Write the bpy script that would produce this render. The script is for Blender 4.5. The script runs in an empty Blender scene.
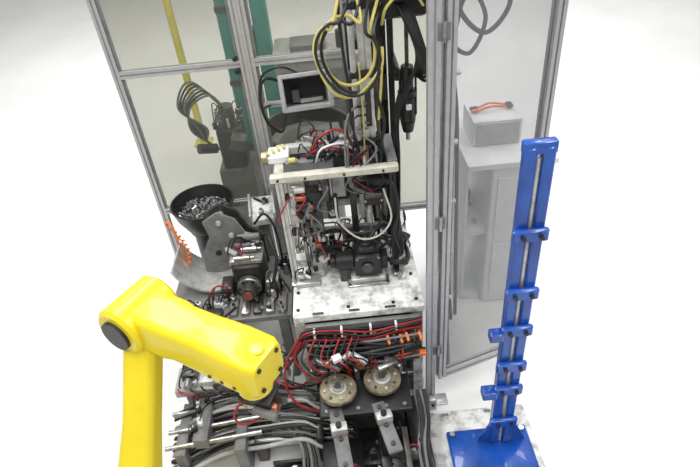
import bpy, bmesh, math, random
from mathutils import Vector, Matrix
V=Vector
rnd=random.Random(7)
scene=bpy.context.scene
scene.view_settings.view_transform='Standard'

# ---------------------------------------------------------------- materials
def mat(name,col,rough=.5,metal=0.0,var=.12,scale=9.0,dark=None,bump=0.0,coat=0.0,lo=.32,hi=.58):
    m=bpy.data.materials.new(name); m.use_nodes=True
    nt=m.node_tree; b=nt.nodes['Principled BSDF']
    tc=nt.nodes.new('ShaderNodeTexCoord'); n=nt.nodes.new('ShaderNodeTexNoise')
    n.inputs['Scale'].default_value=scale; n.inputs['Detail'].default_value=8; n.inputs['Roughness'].default_value=.68
    nt.links.new(tc.outputs['Object'],n.inputs['Vector'])
    r=nt.nodes.new('ShaderNodeValToRGB')
    d=dark or tuple(c*(1-var*2) for c in col)
    r.color_ramp.elements[0].position=lo; r.color_ramp.elements[0].color=(*d,1)
    r.color_ramp.elements[1].position=hi; r.color_ramp.elements[1].color=(*col,1)
    nt.links.new(n.outputs['Fac'],r.inputs['Fac']); nt.links.new(r.outputs['Color'],b.inputs['Base Color'])
    b.inputs['Roughness'].default_value=rough; b.inputs['Metallic'].default_value=metal
    b.inputs['Coat Weight'].default_value=coat
    if bump:
        bp=nt.nodes.new('ShaderNodeBump'); bp.inputs['Strength'].default_value=bump; bp.inputs['Distance'].default_value=.01
        nt.links.new(n.outputs['Fac'],bp.inputs['Height']); nt.links.new(bp.outputs['Normal'],b.inputs['Normal'])
    return m
ALU=mat('brushed_aluminium',(.50,.50,.505),.38,.55,.07,24)
STEEL=mat('machined_steel',(.46,.455,.44),.3,.85,.25,25)
LSTEEL=mat('light_steel',(.60,.60,.58),.4,.35,.2,16)
DSTEEL=mat('oily_dark_steel',(.11,.105,.10),.4,.6,.3,16)
BLACK=mat('black_plastic',(.014,.014,.015),.38,0,.2,20)
BLK2=mat('black_anodised',(.026,.026,.028),.42,.3,.2,20)
RUB=mat('rubber_hose_black',(.015,.015,.016),.42,0,.2,20)
GREY=mat('grey_paint',(.20,.20,.20),.5,0,.2,12)
LGREY=mat('light_grey_paint',(.48,.48,.465),.5,0,.15,10)
WHITE=mat('scuffed_white_paint',(.84,.84,.82),.45,0,.1,11,dark=(.33,.32,.31),lo=.37,hi=.55,bump=.15)
WCLEAN=mat('white_enamel',(.84,.85,.86),.4,0,.06,10)
CREAM=mat('cream_paint',(.62,.60,.51),.45,0,.18,14)
YEL=mat('robot_yellow',(.86,.68,.012),.36,0,.05,5,coat=.25)
YELP=mat('faded_yellow_paint',(.70,.60,.10),.5,0,.08,3)
YELH=mat('yellow_cable_sheath',(.66,.58,.16),.45,0,.12,12)
ORG=mat('orange_plastic',(.88,.20,.03),.4,0,.1,14)
RED=mat('dark_red_hose',(.36,.018,.022),.36,0,.2,12)
BLUE=mat('blue_gloss_paint',(.010,.085,.43),.3,0,.2,8,coat=.4)
TEAL=mat('teal_paint',(.03,.27,.235),.5,0,.12,5)
BRASS=mat('tarnished_brass',(.40,.35,.24),.38,.7,.3,18)
COPP=mat('copper_part',(.45,.17,.10),.35,.7,.25,18)
FLOOR=mat('sealed_concrete_floor',(.88,.88,.865),.4,0,.06,.9,dark=(.81,.805,.785))
WALLM=mat('painted_hall_wall',(.85,.85,.84),.7,0,.03,1.0)
def pane(name,col,fac,tr):
    m=bpy.data.materials.new(name); m.use_nodes=True; nt=m.node_tree
    b=nt.nodes['Principled BSDF']; out=nt.nodes['Material Output']
    b.inputs['Base Color'].default_value=(*col,1); b.inputs['Roughness'].default_value=.25
    t=nt.nodes.new('ShaderNodeBsdfTransparent'); t.inputs['Color'].default_value=(*tr,1)
    mx=nt.nodes.new('ShaderNodeMixShader')
    n=nt.nodes.new('ShaderNodeTexNoise'); n.inputs['Scale'].default_value=2.5; n.inputs['Detail'].default_value=6
    tc=nt.nodes.new('ShaderNodeTexCoord'); nt.links.new(tc.outputs['Object'],n.inputs['Vector'])
    mr=nt.nodes.new('ShaderNodeMapRange'); mr.inputs['To Min'].default_value=fac*.6; mr.inputs['To Max'].default_value=fac*1.4
    nt.links.new(n.outputs['Fac'],mr.inputs['Value']); nt.links.new(mr.outputs['Result'],mx.inputs['Fac'])
    nt.links.new(t.outputs[0],mx.inputs[1]); nt.links.new(b.outputs[0],mx.inputs[2]); nt.links.new(mx.outputs[0],out.inputs['Surface'])
    return m
PANE=pane('tinted_polycarbonate',(.40,.40,.37),.12,(.76,.76,.72))
HAZE=pane('hazy_polycarbonate',(.42,.42,.42),.24,(.84,.84,.84))

# ---------------------------------------------------------------- mesh builder
def catmull(pts,sub):
    pts=[V(p) for p in pts]
    if len(pts)<3: return pts
    P=[pts[0]*2-pts[1]]+pts+[pts[-1]*2-pts[-2]]
    out=[]
    for i in range(1,len(P)-2):
        for k in range(sub):
            t=k/sub; a,b,c,d=P[i-1],P[i],P[i+1],P[i+2]
            out.append(.5*((2*b)+(c-a)*t+(2*a-5*b+4*c-d)*t*t+(3*b-a-3*c+d)*t**3))
    out.append(pts[-1]); return out
class B:
    def __init__(s,name): s.name=name; s.bm=bmesh.new(); s.mats=[]
    def mi(s,m):
        if m not in s.mats: s.mats.append(m)
        return s.mats.index(m)
    def rings(s,rs,m,caps=True,close=False):
        i=s.mi(m); vr=[[s.bm.verts.new(p) for p in r] for r in rs]; n=len(vr[0])
        rng=range(len(vr)) if close else range(len(vr)-1)
        for a in rng:
            A=vr[a]; C=vr[(a+1)%len(vr)]
            for k in range(n):
                try: f=s.bm.faces.new((A[k],A[(k+1)%n],C[(k+1)%n],C[k])); f.material_index=i
                except ValueError: pass
        if caps and not close:
            for r in (list(reversed(vr[0])),vr[-1]):
                try: f=s.bm.faces.new(r); f.material_index=i
                except ValueError: pass
        return s
    def box(s,c,d,m,rot=(0,0,0),bev=.004):
        R=Matrix.Rotation(rot[2],3,'Z')@Matrix.Rotation(rot[1],3,'Y')@Matrix.Rotation(rot[0],3,'X'); c=V(c)
        x,y,z=[q/2 for q in d]; e=min(bev,x*.45,y*.45,z*.45)
        def ring(zz,k):
            X,Y=x-k,y-k; q=e
            o=[(X-q,Y),(X,Y-q),(X,-Y+q),(X-q,-Y),(-X+q,-Y),(-X,-Y+q),(-X,Y-q),(-X+q,Y)]
            return [c+R@V((a,b,zz)) for a,b in reversed(o)]
        return s.rings([ring(-z,e),ring(-z+e,0),ring(z-e,0),ring(z,e)],m)
    def bb(s,x0,x1,y0,y1,z0,z1,m,bev=.004):
        return s.box(((x0+x1)/2,(y0+y1)/2,(z0+z1)/2),(x1-x0,y1-y0,z1-z0),m,bev=bev)
    def frame(s,ax):
        ax=V(ax).normalized(); h=V((0,0,1)) if abs(ax.z)<.9 else V((0,1,0))
        u=h.cross(ax).normalized(); return u,ax.cross(u)
    def cyl(s,p0,p1,r,m,r2=None,seg=20,cham=0):
        p0,p1=V(p0),V(p1); ax=(p1-p0); L=ax.length; ax/=L; u,w=s.frame(ax); r2=r if r2 is None else r2
        prof=[(0,r-cham),(cham,r),(L-cham,r2),(L,r2-cham)] if cham else [(0,r),(L,r2)]
        return s.rings([[p0+ax*h+(u*math.cos(a)+w*math.sin(a))*q for a in [2*math.pi*k/seg for k in range(seg)]] for h,q in prof],m)
    def lathe(s,c,prof,m,ax=(0,0,1),seg=36,close=True):
        c=V(c); ax=V(ax).normalized(); u,w=s.frame(ax)
        rs=[[c+ax*h+(u*math.cos(a)+w*math.sin(a))*max(q,1e-4) for a in [2*math.pi*k/seg for k in range(seg)]] for q,h in prof]
        return s.rings(rs,m,caps=False,close=close)
    def torus(s,c,R,r,m,ax=(0,0,1),seg=36,ps=8):
        return s.lathe(c,[(R+r*math.cos(2*math.pi*k/ps),r*math.sin(2*math.pi*k/ps)) for k in range(ps)],m,ax,seg)
    def tube(s,pts,r,m,seg=8,sub=7,closed=False):
        P=catmull(pts,sub); n=len(P); rs=[]; u=None
        for i in range(n):
            t=(P[min(i+1,n-1)]-P[max(i-1,0)])
            if t.length<1e-7: continue
            t.normalize()
            if u is None: u,w=s.frame(t)
            else:
                u=(u-t*u.dot(t)); u.normalize(); w=t.cross(u)
            rs.append([P[i]+(u*math.cos(a)+w*math.sin(a))*r for a in [2*math.pi*k/seg for k in range(seg)]])
        return s.rings(rs,m)
    def extr(s,out,o,xa,ya,vec,m):
        o,xa,ya,vec=V(o),V(xa).normalized(),V(ya).normalized(),V(vec)
        a=[o+xa*p[0]+ya*p[1] for p in out]
        if xa.cross(ya).dot(vec)<0: a.reverse()
        return s.rings([a,[p+vec for p in a]],m)
    def slot(s,p0,p1,w=.045,d=.045,m=None,xa=None):
        """aluminium T-slot extrusion"""
        p0,p1=V(p0),V(p1); ax=(p1-p0).normalized()
        if xa is None: u,v=s.frame(ax)
        else: u=V(xa).normalized(); v=ax.cross(u)
        pts=[]
        def side(L,fn):
            k=max(1,round(L/.045)); g=.0048; dp=.010
            for i in range(k):
                c=-L/2+L*(i+.5)/k
                pts.extend([fn(c-g,0),fn(c-g,dp),fn(c+g,dp),fn(c+g,0)])
        pts.append((-w/2,-d/2)); side(w,lambda t,q:(t,-d/2+q))
        pts.append((w/2,-d/2)); side(d,lambda t,q:(w/2-q,t))
        pts.append((w/2,d/2)); side(w,lambda t,q:(-t,d/2-q))
        pts.append((-w/2,d/2)); side(d,lambda t,q:(-w/2+q,-t))
        return s.extr(pts,p0,u,v,p1-p0,m or ALU)
    def bolt(s,c,ax=(0,0,1),r=.008,h=.007,m=None):
        c=V(c); ax=V(ax).normalized(); s.cyl(c,c+ax*h,r,m or BLACK,seg=8)
    def parts(s,x0,x1,y0,y1,z,n,seed,mats,hmax=.07,hose=None):
        """small blocks, sensors, fittings standing on a surface at height z"""
        q=random.Random(seed)
        for i in range(n):
            x,y=q.uniform(x0,x1),q.uniform(y0,y1); h=q.uniform(.02,hmax); w=q.uniform(.018,.045); d=q.uniform(.018,.05); m=q.choice(mats); a=q.choice((0,0,.3,-.4,.8))
            k=q.random()
            if k<.5:
                s.box((x,y,z+h/2),(w,d,h),m,rot=(0,0,a)); s.cyl((x,y,z+h),(x,y,z+h+.012),w*.28,q.choice((STEEL,BLACK)),seg=8)
            elif k<.8:
                s.cyl((x,y,z),(x,y,z+h*.7),w*.45,m,seg=14,cham=.002); s.cyl((x,y,z+h*.7),(x,y,z+h),w*.22,STEEL,seg=10)
            else:
                e=V((math.cos(a*3),math.sin(a*3),0))*.05; p=V((x,y,z+w*.4)); s.cyl(p-e,p+e,w*.4,m,seg=14,cham=.003); s.cyl(p+e,p+e*1.5,w*.15,STEEL,seg=8)
            if hose and q.random()<.7:
                tx=min(max(x+q.uniform(-.12,.12),x0-.02),x1+.02); ty=min(max(y+q.uniform(-.08,.12),y0-.02),y1+.02)
                s.tube([(x,y,z+h*.8),(x+.02,y,z+h+.04),((x+tx)/2,(y+ty)/2,z+h+q.uniform(.03,.08)),(tx,ty,z+.03),(tx,ty,z)],.0045,q.choice(hose),seg=6,sub=5)
    def loft(s,secs,m,k=4,chf=.28):
        C=[V(q[0]) for q in secs]; rs=[]
        for i,(c,w,h) in enumerate(secs):
            t=(C[min(i+1,len(C)-1)]-C[max(i-1,0)]).normalized()
            u=V((0,0,1)).cross(t)
            if u.length<.1: u=V((1,0,0)).cross(t)
            u.normalize(); v=t.cross(u); q=chf*min(w,h); r=[]
            for sx,sy,a0 in ((1,1,0),(-1,1,90),(-1,-1,180),(1,-1,270)):
                for j in range(k+1):
                    a=math.radians(a0+90*j/k)
                    r.append(V(c)+u*(sx*(w/2-q)+q*math.cos(a))+v*(sy*(h/2-q)+q*math.sin(a)))
            rs.append(r)
        return s.rings(rs,m)
    def done(s,ang=38):
        bmesh.ops.recalc_face_normals(s.bm,faces=s.bm.faces)
        for f in s.bm.faces: f.smooth=True
        for e in s.bm.edges:
            if len(e.link_faces)==2 and e.calc_face_angle(0)>math.radians(ang): e.smooth=False
        me=bpy.data.meshes.new(s.name); s.bm.to_mesh(me); s.bm.free()
        for m in s.mats: me.materials.append(m)
        o=bpy.data.objects.new(s.name,me); scene.collection.objects.link(o); return o
MIX=(BLACK,BLK2,STEEL,LSTEEL,DSTEEL,GREY,WCLEAN,BLACK)
HOSE=(RUB,RUB,RUB,RED,GREY)

# ---------------------------------------------------------------- hall
b=B('floor'); b.bb(-14,12,-4,16.2,-.1,0,FLOOR,bev=0.001); b.done()
b=B('wall_back'); b.bb(-14,12,16.2,16.4,-.1,5,WALLM); b.done()

# ---------------------------------------------------------------- back guard fence
FY=3.4
b=B('guard_fence')
for x in (-1.32,-.54,.10,.66):
    b.slot((x,FY,0),(x,FY,2.42),.045,.045,xa=(1,0,0)); b.bb(x-.05,x+.05,FY-.05,FY+.05,0,.012,ALU)
    if x==-.54:
        b.slot((x+.046,FY,.0),(x+.046,FY,2.42),.045,.045,xa=(1,0,0))
for x0,x1,zs in ((-1.2975,-.5625,(.80,1.81,2.40)),(-.471,.0775,(.80,1.81,2.40)),(.1225,.6375,(.62,2.40))):
    for z in zs: b.slot((x0,FY,z),(x1,FY,z),.045,.045)
    for z0,z1 in zip(zs[:-1],zs[1:]):
        b.bb(x0,x1,FY-.003,FY+.003,z0+.0225,z1-.0225,PANE,bev=.0005)
        for xx in (x0+.01,x1-.01): b.bb(xx-.008,xx+.008,FY-.012,FY-.004,z0+.03,z1-.03,GREY,bev=.002)
for z in (.84,1.77,1.85): b.bb(-.60,-.57,FY-.045,FY-.02,z-.015,z+.015,BLK2)
b.done()

# ---------------------------------------------------------------- right guard door (polycarbonate)
b=B('guard_door')
p0=V((.46,2.155,0)); dr=V((.95,.30,0)).normalized()
L=.50
b.slot((.395,2.14,0),(.395,2.14,2.75),.05,.045,xa=(1,0,0))
b.bb(.345,.50,2.10,2.18,0,.012,ALU); b.bb(.375,.425,2.07,2.115,.0,.10,ALU,bev=.006)
b.bolt((.40,2.07,.05),(0,-1,0),.01)
b.slot(p0+V((0,0,.22)),p0+V((0,0,2.72)),.045,.045,xa=dr)
e=p0+dr*L
b.slot(e+V((0,0,.22)),e+V((0,0,2.72)),.045,.045,xa=dr)
for z in (.245,2.70): b.slot(p0+dr*.0225+V((0,0,z)),e-dr*.0225+V((0,0,z)),.045,.045)
c=p0+dr*(L/2)
b.box((c.x,c.y,1.47),(L-.045,.006,2.41),HAZE,rot=(0,0,math.atan2(dr.y,dr.x)),bev=.0005)
for z in (.5,1.4,2.3):
    b.box((.43,2.118,z),(.05,.012,.07),GREY); b.cyl((.43,2.108,z-.04),(.43,2.108,z+.04),.008,STEEL,seg=10)
b.bb(e.x-.04,e.x+.02,e.y-.02,e.y+.04,0,.23,ALU)
b.done()

# ---------------------------------------------------------------- machine base with white table
b=B('assembly_machine_base')
b.bb(-.36,.37,2.19,3.10,.745,.80,WHITE,bev=.008)
b.bb(-.345,.355,2.30,3.05,.10,.745,LGREY)
b.bb(-.36,-.30,2.20,2.28,.0,.745,WHITE); b.bb(.30,.36,2.20,2.28,.0,.745,WHITE)
b.bb(-.37,.37,2.24,3.08,.0,.10,GREY)
b.bb(-.30,.30,2.285,2.30,.15,.72,DSTEEL)
b.bb(-.335,-.17,2.50,2.78,.80,.85,LSTEEL); b.bb(-.33,-.25,2.56,2.70,.85,.90,WHITE)
b.bb(-.34,-.20,2.42,2.49,.80,.835,ALU)
for x,y in ((-.33,2.24),(-.05,2.23),(.2,2.23),(.33,2.24),(.33,2.45),(-.33,2.38)): b.bolt((x,y,.80),r=.01)
for i in range(3): b.bb(-.25+.2*i,-.19+.2*i,2.195,2.21,.798,.803,DSTEEL,bev=.001)
b.bb(-.30,.34,2.16,2.19,.70,.742,GREY)
b.parts(-.14,.34,2.66,3.02,.80,26,3,MIX,.10,HOSE)
b.parts(-.32,-.19,2.44,2.74,.85,8,4,MIX,.05,HOSE)
b.parts(.25,.35,2.42,2.6,.80,4,5,MIX,.05)
b.done()

b=B('machine_floor_frame')
for y in (1.5,1.75,2.02): b.bb(-.27,.30,y-.04,y+.04,.0,.08,DSTEEL)
for x in (-.23,-.1,.08,.26): b.bb(x-.035,x+.035,1.42,2.10,.081,.13,DSTEEL)
b.bb(-.28,.31,1.36,2.14,.0,.015,DSTEEL)
b.bb(-.26,.24,1.80,2.12,.40,.43,BLK2)
b.bb(-.20,.20,1.9,2.1,.13,.40,DSTEEL)
b.bb(-.27,-.05,1.55,1.8,.131,.20,BLK2); b.bb(.1,.27,1.5,1.75,.131,.18,DSTEEL)
for x in (-.22,-.05,.1,.2): b.bolt((x,1.83,.43),r=.012,m=STEEL)
b.parts(-.25,.25,1.45,1.80,.20,18,8,(BLK2,DSTEEL,GREY,STEEL),.08,HOSE)
b.done()

# ---------------------------------------------------------------- gantry
b=B('gantry_frame')
for x,y,m in ((-.338,2.47,LSTEEL),(.25,2.50,BLK2),(-.33,2.76,LSTEEL),(.25,2.78,BLK2)):
    b.slot((x,y,.80),(x,y,1.50),.036,.036,m,xa=(1,0,0))
b.bb(-.37,-.29,2.44,2.52,.80,.812,STEEL)
b.bb(-.38,.28,2.45,2.50,1.50,1.54,CREAM,bev=.006)
b.bb(-.36,-.31,2.50,2.80,1.50,1.545,CREAM,bev=.006); b.bb(.23,.28,2.50,2.80,1.50,1.545,GREY)
b.bb(-.31,.23,2.75,2.80,1.50,1.545,LGREY)
b.bb(-.30,-.05,2.55,2.60,1.50,1.56,GREY)
b.bb(-.32,.24,2.755,2.79,1.12,1.17,LSTEEL); b.bb(-.32,.24,2.755,2.79,.92,.96,GREY)
b.bb(-.20,-.15,2.70,2.75,.80,1.50,GREY); b.bb(-.10,.10,2.77,2.785,1.17,1.50,BLK2)
b.bb(.02,.06,2.70,2.75,.80,1.48,DSTEEL)
b.bb(-.12,.0,2.70,2.75,1.22,1.36,LSTEEL); b.bb(.08,.2,2.72,2.76,1.17,1.3,GREY)
for x in (-.34,-.2,0,.2): b.bolt((x,2.45,1.52),(0,-1,0),.007,m=BLACK)
b.bb(-.39,-.28,2.58,2.70,1.545,1.585,WCLEAN)
for i in range(4):
    b.box((-.385+.026*i,2.605+.022*i,1.595),(.012,.035,.02),YELH,rot=(0,0,.3))
b.cyl((-.42,2.61,1.57),(-.39,2.61,1.57),.035,BRASS); b.cyl((-.425,2.61,1.57),(-.385,2.61,1.57),.014,DSTEEL)
b.cyl((-.28,2.55,1.575),(-.24,2.55,1.575),.014,YELH,cham=.004)
b.parts(-.25,.0,2.55,2.60,1.56,8,11,(BLACK,BLACK,STEEL,BLK2),.05,(RUB,RED,RUB))
b.parts(-.3,.2,2.755,2.79,1.545,8,12,(BLACK,STEEL,BLK2,WCLEAN),.06,HOSE)
b.parts(-.3,.2,2.765,2.785,1.17,9,13,MIX,.08,HOSE)
b.done()

b=B('pneumatic_gripper')
b.bb(-.30,-.22,2.52,2.60,1.30,1.50,WCLEAN); b.bb(-.29,-.23,2.49,2.52,1.33,1.45,STEEL)
for i in range(3): b.cyl((-.27,2.47,1.44-.05*i),(-.21,2.47,1.44-.05*i),.018,(LSTEEL,COPP,BLACK)[i],cham=.004)
b.bb(-.215,-.13,2.47,2.56,1.36,1.41,BLACK); b.bb(-.13,-.09,2.50,2.56,1.33,1.47,DSTEEL)
b.bb(-.31,-.20,2.50,2.58,1.17,1.28,LSTEEL,bev=.012); b.bb(-.24,-.15,2.50,2.57,1.06,1.18,GREY)
for x in (-.30,-.21): b.box((x,2.52,1.10),(.022,.04,.15),STEEL,rot=(0,.12*(1 if x<-.25 else -1),0))
b.bb(-.20,-.13,2.50,2.60,.92,1.03,BLK2); b.cyl((-.165,2.50,.97),(-.165,2.46,.97),.028,STEEL)
b.cyl((-.26,2.55,.86),(-.26,2.55,1.17),.012,STEEL); b.cyl((-.165,2.55,.80),(-.165,2.55,.95),.014,LSTEEL)
b.bb(-.11,-.05,2.52,2.60,1.20,1.32,BLK2); b.cyl((-.08,2.52,1.26),(-.08,2.49,1.26),.02,STEEL); b.cyl((-.08,2.56,1.32),(-.08,2.56,1.5),.012,STEEL)
q_=random.Random(5)
for i in range(26):
    x=q_.uniform(-.31,-.12); z=q_.uniform(.95,1.46); y=2.49; m=q_.choice((BLACK,BLK2,STEEL,LSTEEL,BLACK,COPP))
    if q_.random()<.5: b.box((x,y,z),(q_.uniform(.015,.04),.03,q_.uniform(.015,.05)),m)
    else: b.cyl((x,y+.02,z),(x,y-.025,z),q_.uniform(.007,.014),m,seg=12,cham=.002)
for i in range(9):
    x=q_.uniform(-.31,-.1); z=q_.uniform(1.1,1.45)
    b.tube([(x,2.5,z),(x+q_.uniform(-.06,.08),2.43,z+q_.uniform(-.03,.06)),(x+q_.uniform(-.08,.1),2.44,z-.1),(x+q_.uniform(-.05,.05),2.5,z-.18)],.0045,q_.choice((RUB,RUB,RED,GREY)),seg=6)
b.done()

# ---------------------------------------------------------------- linear actuator column
b=B('linear_actuator')
b.slot((.155,2.62,1.42),(.155,2.62,2.75),.06,.05,LSTEEL,xa=(1,0,0))
b.cyl((.095,2.59,1.36),(.095,2.59,2.75),.015,LSTEEL); b.cyl((.20,2.60,1.40),(.20,2.60,2.75),.010,DSTEEL)
b.cyl((.075,2.63,1.45),(.075,2.63,2.70),.006,BLACK)
for z in (1.62,1.98,2.30): b.bb(.07,.22,2.575,2.66,z-.018,z+.018,BLK2)
b.bb(.14,.17,2.592,2.597,1.7,1.9,BLACK)
b.bb(.06,.235,2.54,2.66,1.37,1.42,BLK2,bev=.008)
b.bb(.085,.205,2.53,2.64,1.25,1.37,BLACK,bev=.012)
b.cyl((.10,2.52,1.33),(.19,2.52,1.33),.020,DSTEEL); b.bb(.07,.095,2.50,2.60,1.2,1.36,GREY); b.bb(.195,.22,2.50,2.60,1.2,1.36,DSTEEL)
b.cyl((.12,2.57,1.12),(.12,2.57,1.25),.018,LSTEEL,cham=.004); b.cyl((.17,2.57,1.15),(.17,2.57,1.25),.014,DSTEEL)
b.cyl((.12,2.57,1.05),(.12,2.57,1.12),.007,STEEL)
for x in (.1,.19): b.bolt((x,2.53,1.29),(0,-1,0),.008,m=STEEL)
b.bb(.10,.24,2.645,2.90,2.08,2.13,BLK2); b.bb(.12,.22,2.64,2.79,1.50,1.54,BLK2)
b.cyl((.155,2.58,1.44),(.155,2.58,1.60),.016,BLACK); b.cyl((.125,2.575,1.44),(.125,2.575,1.55),.009,STEEL)
b.bb(.04,.07,2.56,2.60,1.50,1.62,BLACK); b.bb(.22,.25,2.56,2.60,1.42,1.50,BLK2); b.bb(.18,.22,2.56,2.60,1.55,1.62,BLACK)
b.done()

b=B('machine_mast')
b.slot((.25,2.93,.80),(.25,2.93,2.75),.07,.05,BLK2,xa=(1,0,0))
b.bb(.20,.46,2.66,2.90,2.20,2.30,BLACK,bev=.01); b.bb(.28,.44,2.62,2.70,2.28,2.42,BLK2,bev=.01)
b.bb(.30,.33,2.70,2.95,1.90,1.95,BLK2); b.bb(.29,.32,2.86,2.90,1.0,2.2,BLK2)
for z in (1.2,1.6,2.0): b.bolt((.25,2.905,z),(0,-1,0),.012,m=STEEL)
b.bb(.21,.30,2.86,2.905,1.28,1.38,BLK2); b.bb(.22,.28,2.85,2.905,1.72,1.85,BLACK)
for i in range(5):
    b.tube([(.22,2.88,2.7),(.21-.01*i,2.86,2.3),(.205-.008*i,2.86,1.9),(.22,2.85,1.5),(.20-.01*i,2.84,1.1),(.18,2.8,.83)],.008,RUB if i!=2 else RED)
b.done()

b=B('air_cylinder')
x,y=.365,2.70
b.cyl((x,y,1.66),(x,y,1.80),.042,BLACK,cham=.006); b.cyl((x,y,1.80),(x,y,1.83),.05,BLK2,cham=.004)
b.cyl((x,y,1.83),(x,y,1.96),.032,BLACK,cham=.004); b.cyl((x,y,1.60),(x,y,1.66),.028,BLK2,r2=.04); b.cyl((x,y,1.55),(x,y,1.60),.012,STEEL)
b.cyl((x,y,1.96),(x,y,2.20),.010,DSTEEL)
for dx in (-.04,.04): b.cyl((x+dx,y-.02,1.70),(x+dx,y-.02,1.95),.006,BLACK)
b.bb(.30,.40,2.69,2.76,1.885,1.915,BLK2); b.bb(x-.014,x+.014,y-.055,y-.03,1.74,1.77,WCLEAN)
b.done()

# ---------------------------------------------------------------- looping cables
b=B('yellow_cable_loop')
def loop(c,R,r,m,a0,a1,n=14,wob=.012,tail0=(),tail1=(),tilt=0):
    pts=list(tail0)
    for i in range(n+1):
        a=math.radians(a0+(a1-a0)*i/n); q=R+wob*math.sin(i*.9)
        pts.append((c[0]+q*math.cos(a),c[1]+.03*math.sin(a*.5+tilt),c[2]+q*1.12*math.sin(a)))
    pts+=list(tail1); b.tube(pts,r,m)
loop((.075,2.47,2.13),.13,.0075,YELH,60,400,tail0=[(.15,2.57,2.75),(.13,2.55,2.4)],tail1=[(.24,2.6,2.35)])
loop((.085,2.46,2.11),.135,.008,RUB,80,420,tail1=[(.2,2.6,2.38)],tail0=[(.23,2.58,2.7),(.17,2.56,2.42)],tilt=1)
loop((.075,2.45,2.12),.145,.007,RUB,100,400,tail1=[(.24,2.58,2.3)],tail0=[(.12,2.57,2.7),(.1,2.5,2.4)],tilt=2)
loop((.07,2.44,2.11),.15,.0065,YELH,110,350,tail1=[(.23,2.52,2.12),(.22,2.54,1.95),(.2,2.56,1.75)],tail0=[(.12,2.57,2.6)],tilt=.5)
b.tube([(.08,2.56,2.0),(.06,2.52,1.8),(.09,2.54,1.6),(.1,2.55,1.45)],.006,RUB)
b.tube([(.19,2.55,1.9),(.225,2.53,1.75),(.2,2.54,1.6),(.2,2.58,1.43)],.008,RUB)
b.tube([(.12,2.56,2.05),(.125,2.56,1.8),(.12,2.56,1.6),(.12,2.56,1.45)],.004,YELH)
b.tube([(.10,2.58,2.75),(.07,2.55,2.5),(.045,2.5,2.3),(.06,2.5,2.0),(.08,2.56,1.9)],.007,RUB)
b.tube([(.20,2.58,1.42),(.25,2.48,1.42),(.27,2.46,1.25),(.24,2.47,1.1),(.27,2.48,.95),(.22,2.5,.85)],.009,RUB)
b.tube([(-.06,2.44,1.39),(-.05,2.42,1.25),(.05,2.40,1.14),(.16,2.40,1.15),(.23,2.44,1.23),(.2,2.5,1.38)],.0055,CREAM)
b.tube([(-.08,2.45,1.37),(-.03,2.43,1.2),(.06,2.41,1.17),(.15,2.41,1.20),(.19,2.46,1.30)],.006,BLACK)
b.tube([(-.16,2.6,1.56),(-.12,2.58,1.66),(-.02,2.6,1.70),(.05,2.58,1.64),(.09,2.56,1.5)],.007,RED)
b.tube([(-.2,2.6,1.56),(-.1,2.56,1.62),(0,2.57,1.60),(.06,2.56,1.56)],.006,RED)
b.tube([(-.14,2.55,1.55),(-.1,2.5,1.65),(0,2.52,1.66),(.07,2.55,1.6)],.005,WCLEAN)
q_=random.Random(9)
for i in range(10):
    zz=1.56+q_.uniform(0,.28)
    b.tube([(.13+q_.uniform(0,.05),2.60,zz),(.12+q_.uniform(-.05,.06),2.55,zz+.01),(.12+q_.uniform(-.10,.08),2.50,zz-.08),(.12+q_.uniform(-.12,.1),2.48,1.43),(.14+q_.uniform(-.08,.08),2.53,1.32)],.005,q_.choice((RUB,RUB,RUB,RED,GREY)),seg=6)
b.done()
b=B('black_cable_bundle')
for i in range(8):
    j=.016*i
    b.tube([(.30+j*.6,2.68,2.30),(.34+j,2.60,2.22-.03*i),(.40+j*.4,2.60,2.05-.02*i),(.37,2.62+j,1.9),(.31-j*.2,2.66,1.7),(.30,2.6+j,1.5),(.285,2.55+j,1.2),(.26+j*.3,2.50,.95),(.24,2.5+j,.81)],.008,RUB)
for i in range(5):
    b.tube([(.44,2.66,2.25),(.36,2.55,2.36+.02*i),(.26,2.52,2.30+.03*i),(.24,2.6,2.2)],.007,RUB if i else YELH)
b.done()

# ---------------------------------------------------------------- motor on table
b=B('electric_motor')
b.bb(-.04,.20,2.38,2.56,.80,.815,STEEL); b.bb(-.02,.18,2.40,2.54,.815,.845,LSTEEL)
b.bb(.01,.16,2.41,2.55,.845,1.00,BLACK,bev=.012); b.bb(.03,.13,2.43,2.53,1.00,1.045,BLK2,bev=.01)
b.cyl((.08,2.48,1.045),(.08,2.48,1.065),.04,BLACK,cham=.006); b.cyl((.08,2.48,1.065),(.08,2.48,1.075),.015,STEEL)
b.cyl((-.10,2.48,.93),(.01,2.48,.93),.055,BLK2,cham=.008); b.cyl((-.13,2.48,.93),(-.10,2.48,.93),.04,BLACK,cham=.004)
b.bb(-.08,-.02,2.44,2.52,.80,.89,DSTEEL)
b.bb(.16,.20,2.44,2.52,.87,.96,BLK2); b.cyl((.08,2.41,.92),(.08,2.395,.92),.035,DSTEEL,cham=.005)
for x in (.025,.145):
    for z in (.86,.985): b.bolt((x,2.41,z),(0,-1,0),.007,m=STEEL)
for x in (-.03,.19):
    for y in (2.39,2.55): b.bolt((x,y,.815),r=.009,m=DSTEEL)
b.tube([(.18,2.48,.92),(.25,2.42,.93),(.31,2.46,.90),(.33,2.6,.86),(.32,2.75,.81)],.014,RUB)
b.tube([(.10,2.5,1.04),(.17,2.55,1.10),(.26,2.58,1.05),(.33,2.62,.94),(.34,2.75,.81)],.012,RUB)
b.tube([(.16,2.5,.98),(.23,2.5,1.02),(.30,2.55,.98),(.30,2.7,.81)],.009,RUB)
b.tube([(-.12,2.5,.95),(-.18,2.58,1.0),(-.12,2.66,1.02),(0,2.66,1.0),(.06,2.56,1.03)],.008,RUB)
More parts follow.
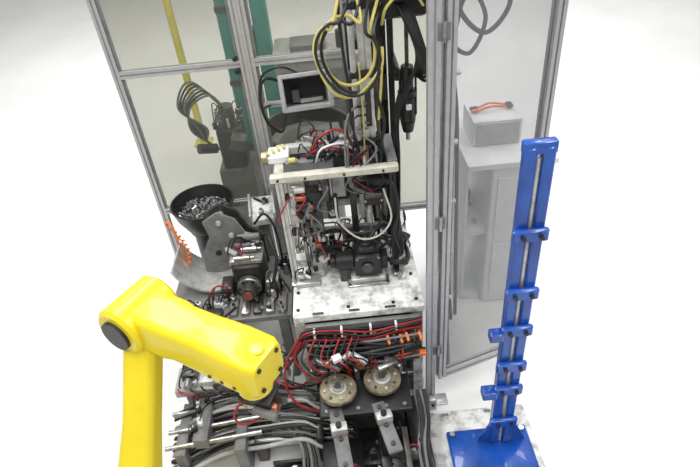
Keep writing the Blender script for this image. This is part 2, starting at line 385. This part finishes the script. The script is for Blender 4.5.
for i in range(5):
    b.tube([(-.1+.05*i,2.62,.81),(-.05+.05*i,2.68,.90+.02*(i%3)),(.05+.05*i,2.66,.92),(.12+.04*i,2.72,.81)],.010,RUB)
b.bb(-.15,-.08,2.60,2.72,.80,.87,DSTEEL)
b.done()

# ---------------------------------------------------------------- valve manifold & hoses under table front
b=B('valve_manifold')
b.bb(-.28,.34,2.12,2.20,.52,.56,BLK2)
for i in range(11):
    x=-.25+.055*i; b.bb(x-.02,x+.02,2.12,2.19,.56,.66,BLACK if i<9 else ORG,bev=.005)
    b.cyl((x,2.13,.66),(x,2.13,.685),.010,STEEL if i%3 else ORG,seg=10)
b.bb(.18,.36,2.07,2.10,.515,.545,ORG)
b.bb(.14,.36,2.10,2.12,.52,.54,BLK2)
for x in (-.26,.0,.32): b.bb(x-.02,x+.02,2.18,2.30,.50,.54,DSTEEL)
for i in range(6):
    x=.15+.035*i; b.box((x,2.085,.66+.01*(i%2)),(.014,.05,.03),ORG if i%3!=1 else BLACK,rot=(.5,0,.2))
b.done()
b=B('red_air_hoses')
for i in range(9):
    z=.735-.012*i; y=2.145-.008*(i%3)
    b.tube([(-.36-.01*i,2.12,.62-.02*i),(-.31,y-.01,z),(-.15,y-.01,z+.012*math.sin(i)),(.05,y-.02,z-.02+.012*math.cos(i)),(.22,y-.01,z+.004*i),(.345,y,z+.02)],.005+.001*(i%2),RED if i%2 else RUB)
for i in range(9):
    x=-.29+.035*i
    b.tube([(x,2.10,.70),(x-.04,2.02,.64),(x+.02,1.98,.56+.01*i),(x+.05,2.03,.50),(x+.03,2.10,.46)],.005,RED if i%2 else RUB)
b.tube([(-.34,2.1,.72),(-.42,2.05,.6),(-.44,2.0,.45),(-.38,1.95,.35),(-.25,1.92,.3)],.007,RED)
b.tube([(-.33,2.1,.70),(-.37,2.05,.62),(-.30,2.0,.52),(-.22,2.0,.46)],.006,RED)
for x in (-.25,-.1,.06,.2): b.bb(x-.006,x+.006,2.118,2.15,.68,.745,WCLEAN,bev=.002)
b.done()
b=B('black_wiring_harness')
for i in range(20):
    a=rnd.random
    y=2.10-.03*a(); z=.68-.010*i
    b.tube([(-.30,y,z),(-.18,y-.04*a(),z-.03*a()),(-.02,y-.03*a(),z-.04*a()),(.14,y-.03*a(),z-.03*a()),(.32,y,z)],.007,RUB if i%7 else GREY)
b.done()

# ---------------------------------------------------------------- index discs with fixtures
def disc(cx,cy,z):
    b=B('index_disc')
    b.cyl((cx,cy,.43),(cx,cy,z-.01),.05,DSTEEL)
    b.lathe((cx,cy,z),[(.045,0),(.045,.018),(.098,.018),(.103,.012),(.103,-.006),(.098,-.012),(.045,-.012)],BRASS,seg=40)
    b.cyl((cx,cy,z-.008),(cx,cy,z+.028),.047,LSTEEL,cham=.004)
    b.lathe((cx,cy,z+.028),[(.024,0),(.024,.012),(.036,.012),(.036,0)],STEEL,seg=24); b.cyl((cx,cy,z+.02),(cx,cy,z+.033),.02,DSTEEL)
    for k in range(8):
        a=k*math.pi/4+.2; b.cyl((cx+.075*math.cos(a),cy+.075*math.sin(a),z+.016),(cx+.075*math.cos(a),cy+.075*math.sin(a),z+.024),.008,DSTEEL if k%2 else LSTEEL,seg=10)
    b.done()
disc(-.15,1.925,.48); disc(.095,1.965,.48)
b=B('clamp_mechanism')
b.bb(-.30,-.20,2.02,2.09,.43,.53,STEEL); b.box((-.20,2.05,.56),(.16,.035,.03),LSTEEL,rot=(0,.3,-.3)); b.cyl((-.27,2.03,.53),(-.27,2.03,.61),.018,DSTEEL)
b.box((-.08,2.06,.55),(.13,.04,.035),DSTEEL,rot=(0,-.3,.4)); b.box((-.02,2.03,.60),(.10,.03,.025),LSTEEL,rot=(0,.4,-.5))
b.bb(-.07,.02,2.04,2.10,.43,.55,BLK2); b.cyl((-.02,2.0,.56),(-.02,2.08,.56),.026,COPP,cham=.004)
b.cyl((-.13,2.02,.60),(-.06,2.05,.63),.016,LSTEEL); b.cyl((-.21,2.0,.60),(-.15,2.04,.62),.014,COPP)
b.bb(.12,.20,2.04,2.10,.43,.54,GREY); b.box((.13,2.0,.56),(.12,.03,.02),STEEL,rot=(0,.15,.5)); b.box((-.14,2.01,.64),(.05,.04,.03),WCLEAN,rot=(0,0,.4))
b.parts(-.28,.22,2.03,2.10,.43,20,15,(STEEL,COPP,BLACK,LSTEEL,DSTEEL),.16,(RUB,RED))
b.bb(-.30,.24,2.09,2.12,.43,.50,DSTEEL)
b.done()

b=B('steel_arm')
def arm(x0,y0,x1,y1,z):
    d=V((x1-x0,y1-y0,0)); L=d.length; a=math.atan2(d.y,d.x); c=((x0+x1)/2,(y0+y1)/2,z)
    b.box(c,(L,.075,.022),GREY,rot=(0,0,a)); u=d/L
    for t in (.12,.5,.86):
        p=V((x0,y0,z+.011))+d*t; b.bolt(p,r=.013,h=.01,m=DSTEEL)
    p=V((x0,y0,z))+d*.38; b.box((p.x,p.y,z+.035),(.05,.085,.05),LSTEEL,rot=(0,0,a)); b.cyl((p.x,p.y,z+.06),(p.x,p.y,z+.08),.016,BLACK)
    b.box((p.x,p.y,(z-.011+.13)/2),(.05,.05,z-.011-.13),DSTEEL,rot=(0,0,a))
arm(-.175,1.85,-.13,1.46,.42); arm(.055,1.86,.12,1.56,.42)
b.box((-.09,1.47,.38),(.12,.04,.05),STEEL,rot=(0,0,.4)); b.box((.18,1.6,.36),(.03,.26,.04),DSTEEL); b.bb(.165,.195,1.58,1.62,.13,.34,DSTEEL)
b.done()
b=B('angle_bracket')
b.bb(-.56,-.34,1.68,1.76,.0,.03,BLK2); b.bb(-.56,-.34,1.75,1.765,.03,.12,BLACK); b.bb(-.47,-.40,1.66,1.75,.03,.10,DSTEEL,bev=.01); b.cyl((-.435,1.70,.10),(-.435,1.70,.13),.02,STEEL,seg=6)
for x in (-.52,-.37): b.bolt((x,1.71,.03),r=.014,h=.012,m=STEEL)
b.done()

# ---------------------------------------------------------------- bottom-left rails and hoses
b=B('steel_guide_rail')
for y in (1.80,1.90,2.02): b.cyl((-1.13,y,.28),(-.60,y+.05,.28),.013,STEEL)
for x in (-1.05,-.72): b.bb(x-.03,x+.03,1.76,2.10,.0,.27,GREY)
b.bb(-.97,-.89,1.80,2.08,.25,.33,GREY)
b.parts(-.97,-.89,1.82,2.06,.33,5,21,MIX,.05,HOSE)
b.done()
b=B('hose_bundle')
for i in range(24):
    a=rnd.random; y=2.08-.011*i; z=.30+.05*a()-.007*i; 
    end=(-.12+.04*a(),y-.03-.05*a(),z-.05)
    b.tube([(-1.12,y-.04-.004*i,z-.06),(-.85,y-.03+.03*a(),z+.03*a()-.02),(-.58,y-.01+.03*a(),z+.04*a()),(-.38,y-.03*a(),z+.04*a()),(-.27,y-.02-.03*a(),z-.01),end],.007+.0025*(i%3),(RUB,RUB,GREY,RUB,LSTEEL,RUB,STEEL,LGREY)[i%8])
for i in range(4):
    a=rnd.random
    b.tube([(-.60-.03*i,2.0,.28),(-.44-.02*i,1.92,.24),(-.33-.02*i,1.80,.18),(-.31-.025*i,1.6,.10),(-.30-.03*i,1.35,.012)],.010,(RUB,GREY)[i%2])
b.bb(-.30,-.26,1.80,2.10,.0,.24,BLK2); b.bb(-.66,-.60,1.84,2.1,0,.20,DSTEEL)
b.done()
b=B('hose_bundle')
for i in range(6):
    a=rnd.random
    b.tube([(.27+.012*i,1.97,.35),(.28+.010*i,1.82,.28+.04*a()),(.25+.010*i,1.65,.25+.04*a()),(.26+.008*i,1.45,.18),(.24+.01*i,1.3,.1)],.009,RUB if i%3 else GREY)
b.done()
b=B('transfer_slide')
b.bb(-1.12,-.42,2.12,2.30,.30,.36,LGREY); b.bb(-1.0,-.45,2.14,2.28,.36,.40,WHITE)
for x in (-1.02,-.85,-.68,-.54):
    b.bb(x-.045,x+.045,2.15,2.27,.40,.46,(BLK2,LSTEEL,DSTEEL,WHITE)[int(x*10)%4],bev=.006); b.cyl((x,2.14,.43),(x,2.08,.43),.022,STEEL,cham=.003)
b.bb(-1.08,-1.0,2.15,2.27,0,.30,GREY); b.bb(-.6,-.5,2.15,2.27,0,.30,GREY)
b.parts(-1.05,-.45,2.13,2.26,.40,22,22,MIX+(WHITE,),.08,HOSE)
for i in range(10):
    b.tube([(-1.1+.07*i,2.13,.37),(-1.05+.07*i,2.06,.42),(-.95+.07*i,2.05,.38),(-.9+.07*i,2.12,.33)],.006,RUB if i%4 else RED)
b.bb(-1.10,-1.02,2.32,2.40,0,.5,TEAL)
b.done()

# ---------------------------------------------------------------- left station : platform, indexing drive
b=B('indexing_drive')
b.bb(-1.16,-.40,2.42,3.00,.56,.60,GREY)
for x in (-1.1,-.46):
    for y in (2.47,2.95): b.bb(x-.03,x+.03,y-.03,y+.03,0,.56,GREY)
for i in range(5): b.bb(-.78+.075*i,-.73+.075*i,2.44,2.60,.60,.63,(GREY,STEEL,DSTEEL,STEEL,GREY)[i])
b.bb(-1.14,-.82,2.44,2.50,.60,.64,DSTEEL)
b.bb(-.74,-.56,2.62,2.80,.60,.84,BLK2,bev=.012); b.cyl((-.65,2.62,.70),(-.65,2.58,.70),.075,STEEL,cham=.006)
b.cyl((-.65,2.58,.70),(-.65,2.52,.70),.048,DSTEEL,cham=.005); b.cyl((-.65,2.52,.70),(-.65,2.50,.70),.026,COPP)
for k in range(6):
    a=k*math.pi/3; b.bolt((-.65+.06*math.cos(a),2.58,.70+.06*math.sin(a)),(0,-1,0),.008,m=BLACK)
b.bb(-.55,-.47,2.60,2.70,.60,.72,STEEL); b.bb(-.83,-.76,2.60,2.72,.60,.70,DSTEEL); b.bb(-.75,-.55,2.64,2.78,.84,.87,STEEL)
for y,m in ((2.84,GREY),(2.94,DSTEEL)):
    b.extr([(-.97,.60),(-.56,.60),(-.56,.84),(-.64,.90),(-.70,1.04),(-.80,1.10),(-.90,1.04),(-.88,.92),(-.95,.80)],(0,y,0),(1,0,0),(0,0,1),(0,.02,0),m)
for x,z in ((-.80,1.03),(-.74,.93),(-.64,.82),(-.85,.80),(-.74,.74)): b.cyl((x,2.825,z),(x,2.98,z),.018,LSTEEL if z>.85 else BLACK,cham=.003)
b.cyl((-.70,2.80,.93),(-.56,2.80,.93),.022,GREY,cham=.004); b.box((-.62,2.82,.90),(.10,.05,.06),STEEL,rot=(0,.4,0))
b.tube([(-.55,2.85,.9),(-.5,2.75,.95),(-.46,2.65,.85),(-.5,2.58,.72)],.010,RUB)
b.tube([(-.60,2.9,.95),(-.52,2.9,1.02),(-.46,2.85,.9),(-.45,2.8,.6)],.008,RUB)
b.parts(-1.12,-.8,2.52,2.62,.60,10,23,MIX,.07,HOSE); b.parts(-.54,-.43,2.5,2.95,.60,12,24,MIX,.12,HOSE); b.parts(-.74,-.56,2.64,2.78,.87,6,25,MIX,.06,HOSE)
b.parts(-.78,-.45,2.44,2.58,.63,10,26,(DSTEEL,BLACK,STEEL),.03)
rs=[]
for k in range(9):
    a=math.radians(200+12*k); rs.append([(-.88+.26*math.cos(a),2.66+dy,.92+.30*math.sin(a)) for dy in (0,.30)]+[(-.88+.245*math.cos(a),2.66+dy,.92+.285*math.sin(a)) for dy in (.30,0)])
b.rings(rs,LSTEEL)
b.done()
b=B('white_infeed_track')
b.box((-.58,3.18,.86),(.15,.28,.05),WHITE,rot=(0,0,.12)); b.box((-.50,3.19,.90),(.015,.28,.05),LSTEEL,rot=(0,0,.12)); b.box((-.66,3.18,.90),(.015,.28,.04),LSTEEL,rot=(0,0,.12))
b.bb(-.62,-.54,3.12,3.20,0,.84,GREY)
b.parts(-.62,-.54,3.07,3.28,.885,5,27,MIX,.04)
b.done()

# ---------------------------------------------------------------- black bowl feeder with parts
b=B('bowl_feeder')
cx,cy,cz=-.955,3.15,.97
b.lathe((cx,cy,cz),[(0,-.13),(.13,-.13),(.175,-.03),(.20,.03),(.21,.03),(.19,-.05),(.14,-.15),(0,-.15)],BLACK,seg=48,close=False)
b.torus((cx,cy,cz+.03),.205,.008,BLK2,seg=48)
b.cyl((cx,cy,0),(cx,cy,.45),.12,GREY,cham=.01); b.cyl((cx,cy,.45),(cx,cy,.78),.11,BLACK,cham=.01); b.cyl((cx,cy,.78),(cx,cy,.83),.13,DSTEEL,cham=.01)
b.cyl((cx,cy,cz-.13),(cx,cy,cz-.07),.14,DSTEEL)
for i in range(520):
    a=rnd.random()*6.283; r=.165*math.sqrt(rnd.random()); z=cz-.062+.03*rnd.random()+.03*(1-r/.165)
    p=V((cx+r*math.cos(a),cy+r*math.sin(a),z)); d=V((rnd.uniform(-1,1),rnd.uniform(-1,1),rnd.uniform(-.6,.6))).normalized()*.010
    b.cyl(p-d,p+d,.007,(STEEL,GREY,GREY,DSTEEL)[i%4],seg=7)
b.done()
b=B('orange_coiled_cable')
pts=[]
for i in range(90):
    a=i*.95; t=i/89; pts.append((-1.14+.10*math.sin(t*3)+.010*math.cos(a),2.90-.1*t,1.02-.40*t+.010*math.sin(a)))
b.tube(pts,.005,ORG,sub=2,seg=6)
b.tube([(-1.14,2.90,1.02),(-1.12,2.86,1.06),(-1.08,2.84,1.0),(-1.08,2.84,.60)],.006,ORG)
b.done()

# ---------------------------------------------------------------- behind the fence
b=B('feeder_drum')
c=(-.26,4.02,1.0)
b.lathe(c,[(0,-.20),(.30,-.20),(.33,.04),(.36,.04),(.36,-.28),(0,-.28)],BLK2,seg=56,close=False)
b.torus((c[0],c[1],1.045),.345,.016,DSTEEL,seg=56)
b.lathe(c,[(.14,-.19),(.22,-.06),(.30,-.06),(.31,-.08)],GREY,seg=48,close=False)
b.cyl((c[0],c[1],.80),(c[0],c[1],.90),.12,LGREY,cham=.01)
b.box((-.14,3.92,1.02),(.30,.24,.02),GREY,rot=(.1,0,.1)); b.cyl((c[0],c[1],0),(c[0],c[1],.72),.24,GREY,cham=.01)
b.done()
b=B('sheet_metal_chute')
rot=Matrix.Rotation(.10,3,'Z')@Matrix.Rotation(-.30,3,'X'); cc=V((-.18,3.20,1.68))
def hb(lx,ly,lz,d,m):
    p=cc+rot@V((lx,ly,lz)); b.box(p,d,m,rot=(-.30,0,.10))
hb(0,0,.085,(.27,.22,.010),LSTEEL); hb(0,0,-.085,(.27,.22,.010),LSTEEL); hb(-.13,0,0,(.010,.22,.17),LSTEEL); hb(.13,0,0,(.010,.22,.17),LSTEEL); hb(0,.10,0,(.26,.01,.16),BLK2)
hb(0,-.11,.095,(.29,.02,.025),ALU); hb(0,-.11,-.095,(.29,.02,.025),ALU); hb(-.14,-.11,0,(.025,.02,.21),ALU); hb(.14,-.11,0,(.025,.02,.21),ALU)
hb(.03,.03,-.06,(.14,.10,.03),STEEL); hb(-.06,.03,-.03,(.05,.08,.08),DSTEEL)
b.slot((-.30,3.25,1.56),(-.30,3.375,1.56),.04,.04); b.slot((-.08,3.25,1.56),(-.08,3.375,1.56),.04,.04); b.slot((-.46,3.36,1.54),(.06,3.36,1.54),.03,.03)
b.tube([(-.30,3.2,1.74),(-.40,3.12,1.80),(-.45,3.15,1.66),(-.43,3.2,1.48),(-.36,3.25,1.40),(-.32,3.3,1.52)],.010,RUB)
b.tube([(-.2,3.2,1.78),(-.3,3.12,1.86),(-.42,3.15,1.80),(-.46,3.2,1.6),(-.42,3.34,1.54)],.007,RUB)
b.done()
b=B('teal_machine_column')
b.bb(-.87,-.70,4.6,4.8,0,2.6,TEAL,bev=.01); b.bb(-.95,-.62,4.5,4.9,0,.05,TEAL); b.bb(-.70,-.68,4.63,4.77,.3,2.2,LSTEEL)
for z in (.6,1.2,1.8): b.bb(-.88,-.69,4.585,4.6,z,z+.05,DSTEEL)
b.done()
b=B('teal_press_frame')
b.bb(-1.16,-1.00,6.1,6.3,0,2.6,TEAL,bev=.01); b.bb(-.80,-.64,6.1,6.3,0,2.6,TEAL,bev=.01); b.bb(-1.0,-.8,6.12,6.28,.9,1.2,GREY); b.bb(-.98,-.84,6.0,6.1,1.0,1.3,BLK2); b.bb(-1.0,-.8,6.12,6.28,2.1,2.4,BLK2)
b.done()
b=B('yellow_safety_post')
b.cyl((-1.60,6.0,0),(-1.60,6.0,2.1),.04,YELP,cham=.01); b.bb(-1.70,-1.50,5.9,6.1,0,.02,YELP)
b.done()
b=B('dark_press_unit')
b.bb(-1.02,-.74,4.05,4.35,0,.70,GREY); b.bb(-.98,-.78,4.08,4.30,.70,1.05,BLK2,bev=.015); b.cyl((-.88,4.18,1.05),(-.88,4.18,1.22),.06,DSTEEL,cham=.01)
b.cyl((-1.0,4.08,.9),(-1.12,4.0,.95),.04,BLACK); b.box((-.80,4.0,.98),(.12,.1,.12),DSTEEL,rot=(.3,.3,0))
b.parts(-.98,-.78,4.09,4.28,1.05,10,31,MIX,.12,(RUB,))
for i in range(7):
    b.tube([(-.88,4.15,1.2),(-.95-.02*i,4.05,1.36+.02*i),(-1.10-.015*i,4.0,1.30),(-1.14+.02*i,4.0,1.12),(-1.05,4.05,.98),(-.95,4.1,.85)],.009,RUB if i%3 else GREY)
b.done()
b=B('grey_machine_cabinet')
b.bb(-.55,.28,5.3,5.9,.0,1.10,LGREY,bev=.01); b.bb(-.58,.31,5.27,5.93,1.10,1.14,LSTEEL); b.bb(-.40,-.05,5.4,5.7,1.14,1.22,GREY,bev=.01); b.bb(-.5,-.15,5.285,5.3,.15,1.0,GREY); b.bb(-.1,.25,5.285,5.3,.15,1.0,GREY)
b.cyl((.1,5.5,1.14),(.1,5.5,1.3),.05,BLACK)
b.done()

# right background cabinet and cables
b=B('white_parts_cabinet')
b.bb(.92,1.30,2.95,3.55,0,1.16,WCLEAN,bev=.01); b.bb(.76,1.32,2.92,3.58,1.16,1.20,WCLEAN)
b.bb(.78,.92,3.0,3.5,.60,.64,WCLEAN); b.bb(.78,.92,3.0,3.5,.0,.05,WCLEAN); b.bb(.77,.79,3.0,3.5,.0,1.16,WCLEAN)
b.bb(.96,1.26,2.94,2.955,.60,1.08,WCLEAN); b.bb(.96,1.26,2.94,2.955,.08,.55,WCLEAN)
b.cyl((1.1,2.935,.75),(1.2,2.935,.75),.008,STEEL); b.cyl((1.1,2.935,.3),(1.2,2.935,.3),.008,STEEL)
b.bb(.84,1.15,3.15,3.45,1.20,1.38,WCLEAN,bev=.01); b.bb(.86,1.13,3.14,3.15,1.22,1.36,LGREY); b.parts(.80,.90,3.05,3.5,.64,6,33,MIX,.12)
b.done()
b=B('orange_patch_cable')
for i in range(2): b.tube([(.88,3.26+.04*i,1.392),(.93,3.28+.04*i,1.40),(.98,3.26+.05*i,1.42),(1.05,3.29+.04*i,1.40),(1.10,3.28+.04*i,1.392)],.007,ORG)
for i in range(2): b.box((.87,3.26+.04*i,1.40),(.05,.022,.02),BLACK if i==1 else ORG,rot=(0,0,.2)); b.box((1.10,3.28+.04*i,1.40),(.04,.022,.02),BLACK)
b.done()
b=B('overhead_cable_drop')
for i in range(3):
    b.tube([(.50+.02*i,2.4,2.8),(.50+.02*i,2.42,2.2),(.505+.02*i,2.42,1.4),(.51+.015*i,2.40,.9),(.50+.02*i,2.4,.5),(.52+.02*i,2.4,.012)],.012,RED if i==0 else (BLACK,GREY)[i-1])
for i in range(5): b.bb(.47,.57,2.405,2.435,.6+.35*i,.62+.35*i,WCLEAN)
b.done()
b=B('coiled_power_cable')
b.tube([(.62,2.9,2.4),(.66,2.88,2.15),(.80,2.88,2.02),(.92,2.9,2.15),(.85,2.92,2.3),(.70,2.92,2.22),(.64,2.92,1.9),(.68,2.93,1.5),(.70,2.9,.5),(.70,2.85,.014)],.013,RUB)
b.tube([(.66,2.9,2.4),(.60,2.88,2.05),(.72,2.88,1.92),(.80,2.9,2.1),(.68,2.92,2.25),(.60,2.92,1.9),(.62,2.93,1.3),(.66,2.9,.3),(.66,2.8,.014)],.012,RUB)
b.done()

# ---------------------------------------------------------------- robot
b=B('industrial_robot_arm')
ax=V((.40,-.25,-.015)).normalized(); up=V((0,0,1)); sd=ax.cross(up).normalized()
T=V((-.35,1.375,1.36))
def A(d): return T-ax*d
b.loft([(A(.72),.15,.16),(A(.70),.20,.20),(A(.46),.20,.195),(A(.42),.185,.18),(A(.30),.185,.185),(A(.14),.20,.195),(A(.03),.195,.19),(A(0),.165,.16)],YEL,chf=.2)
for a,c_ in ((.055,.055),(.055,-.055),(-.055,.055),(-.055,-.055)): b.bolt(A(0)+sd*a+up*c_,ax,.010,.008,m=BLACK)
b.cyl(A(.04)+up*.09,A(.04)+up*.100,.03,YEL,cham=.004)
for t in (.10,.16,.22): b.bolt(A(t)+sd*.098-up*.05,sd,.008,.004)
w=V((-.43,1.42,1.24))
b.cyl(w+up*.04,w-up*.03,.07,YEL,cham=.01); b.cyl(w-up*.03,w-up*.06,.05,DSTEEL); b.box(w-up*.08,(.14,.09,.04),BLK2,rot=(0,0,-.4))
b.box(w+V((.06,-.03,-.13)),(.03,.05,.08),COPP,rot=(0,.2,-.4)); b.box(w+V((-.06,.03,-.13)),(.03,.05,.08),STEEL,rot=(0,-.2,-.4))
b.cyl(w+V((-.02,-.05,-.10)),w+V((.07,-.09,-.11)),.018,GREY); b.cyl(w+V((.03,.0,-.10)),w+V((.11,-.04,-.08)),.016,DSTEEL); b.tube([w+V((-.05,0,-.07)),w+V((-.10,-.05,-.12)),w+V((-.07,-.08,-.15)),w+V((0,-.05,-.16))],.005,RED)
E=A(.66)
b.cyl(E-sd*.13,E+sd*.13,.115,YEL,cham=.015); b.cyl(E+sd*.13,E+sd*.145,.07,BLK2)
S=V((E.x-.10,1.15,.66))
b.loft([(E-sd*.02,.14,.14),(E*.5+S*.5-sd*.02,.14,.13),(S,.18,.18)],YEL,chf=.3)
b.cyl(S-V((.15,0,0)),S+V((.15,0,0)),.16,YEL,cham=.02)
b.lathe((S.x,S.y-.02,0),[(0,.0),(.26,.0),(.26,.05),(.20,.07),(.18,.40),(.20,.44),(.20,.52),(0,.52)],YEL,seg=40,close=False)
b.done()

# ---------------------------------------------------------------- blue stand on white plinth
b=B('white_plinth'); b.bb(.34,.92,1.28,1.99,0,.10,WHITE,bev=.01)
for x in (.45,.7): b.bb(x-.02,x+.02,1.95,1.97,.1,.102,GREY,bev=.0005)
b.done()
b=B('blue_steel_stand')
b.bb(.43,.88,1.34,1.83,.10,.135,BLUE,bev=.008)
for x,y in ((.46,1.8),(.46,1.37),(.85,1.8),(.85,1.37)): b.cyl((x,y,.135),(x,y,.15),.016,STEEL,seg=6)
b.bb(.655,.70,1.73,1.78,.135,1.98,BLUE,bev=.006); b.bb(.725,.77,1.73,1.78,.135,1.98,BLUE,bev=.006)
b.bb(.65,.775,1.735,1.775,1.95,2.0,BLUE)
for z in (.35,.62,.80,1.05,1.28,1.6):
    b.bb(.635,.78,1.70,1.73,z-.03,z+.03,BLUE,bev=.008); b.cyl((.675,1.70,z),(.675,1.685,z),.010,BLK2,seg=8); b.cyl((.747,1.70,z),(.747,1.685,z),.010,BLK2,seg=8)
b.extr([(.59,.135),(.655,.135),(.655,.33)],(0,1.74,0),(1,0,0),(0,0,1),(0,.012,0),BLUE)
b.extr([(.77,.135),(.85,.135),(.77,.33)],(0,1.74,0),(1,0,0),(0,0,1),(0,.012,0),BLUE)
b.box((.61,1.71,.62),(.07,.06,.05),BLUE); b.box((.61,1.70,1.05),(.06,.05,.05),BLUE)
b.cyl((.7125,1.75,.135),(.7125,1.75,1.93),.010,LSTEEL)
b.bb(.56,.62,1.52,1.58,.135,.16,BLK2)
b.done()

# ---------------------------------------------------------------- lights, world, camera
w=bpy.data.worlds.new('hall_ambient'); scene.world=w; w.use_nodes=True
w.node_tree.nodes['Background'].inputs[0].default_value=(1,1,.99,1); w.node_tree.nodes['Background'].inputs[1].default_value=.48
def area(name,loc,rot,sx,sy,e):
    l=bpy.data.lights.new(name,'AREA'); l.shape='RECTANGLE'; l.size=sx; l.size_y=sy; l.energy=e
    o=bpy.data.objects.new(name,l); o.location=loc; o.rotation_euler=rot; scene.collection.objects.link(o)
area('ceiling_light',(-1.6,2.5,5.2),(0,0,0),.8,6,200)
area('ceiling_light.001',(2.4,3.0,5.2),(0,0,0),.8,6,190)
area('ceiling_light.002',(0,-1,5),(math.radians(35),0,0),4,1,60)
area('ceiling_light.003',(0,9,5.5),(0,0,0),12,1.5,450)
th=math.atan(560/738); c_,s_=math.cos(th),math.sin(th); ph=math.radians(5.8)
F=V((0,c_,-s_)); R0=V((1,0,0)); U0=V((0,s_,c_))
R=R0*math.cos(ph)-U0*math.sin(ph); U=R0*math.sin(ph)+U0*math.cos(ph)
cam=bpy.data.cameras.new('camera'); cam.sensor_width=36; cam.lens=560/700*36
co=bpy.data.objects.new('camera',cam); scene.collection.objects.link(co)
M=Matrix((( R.x,U.x,-F.x,0),(R.y,U.y,-F.y,0),(R.z,U.z,-F.z,3.0),(0,0,0,1)))
co.matrix_world=M; scene.camera=co
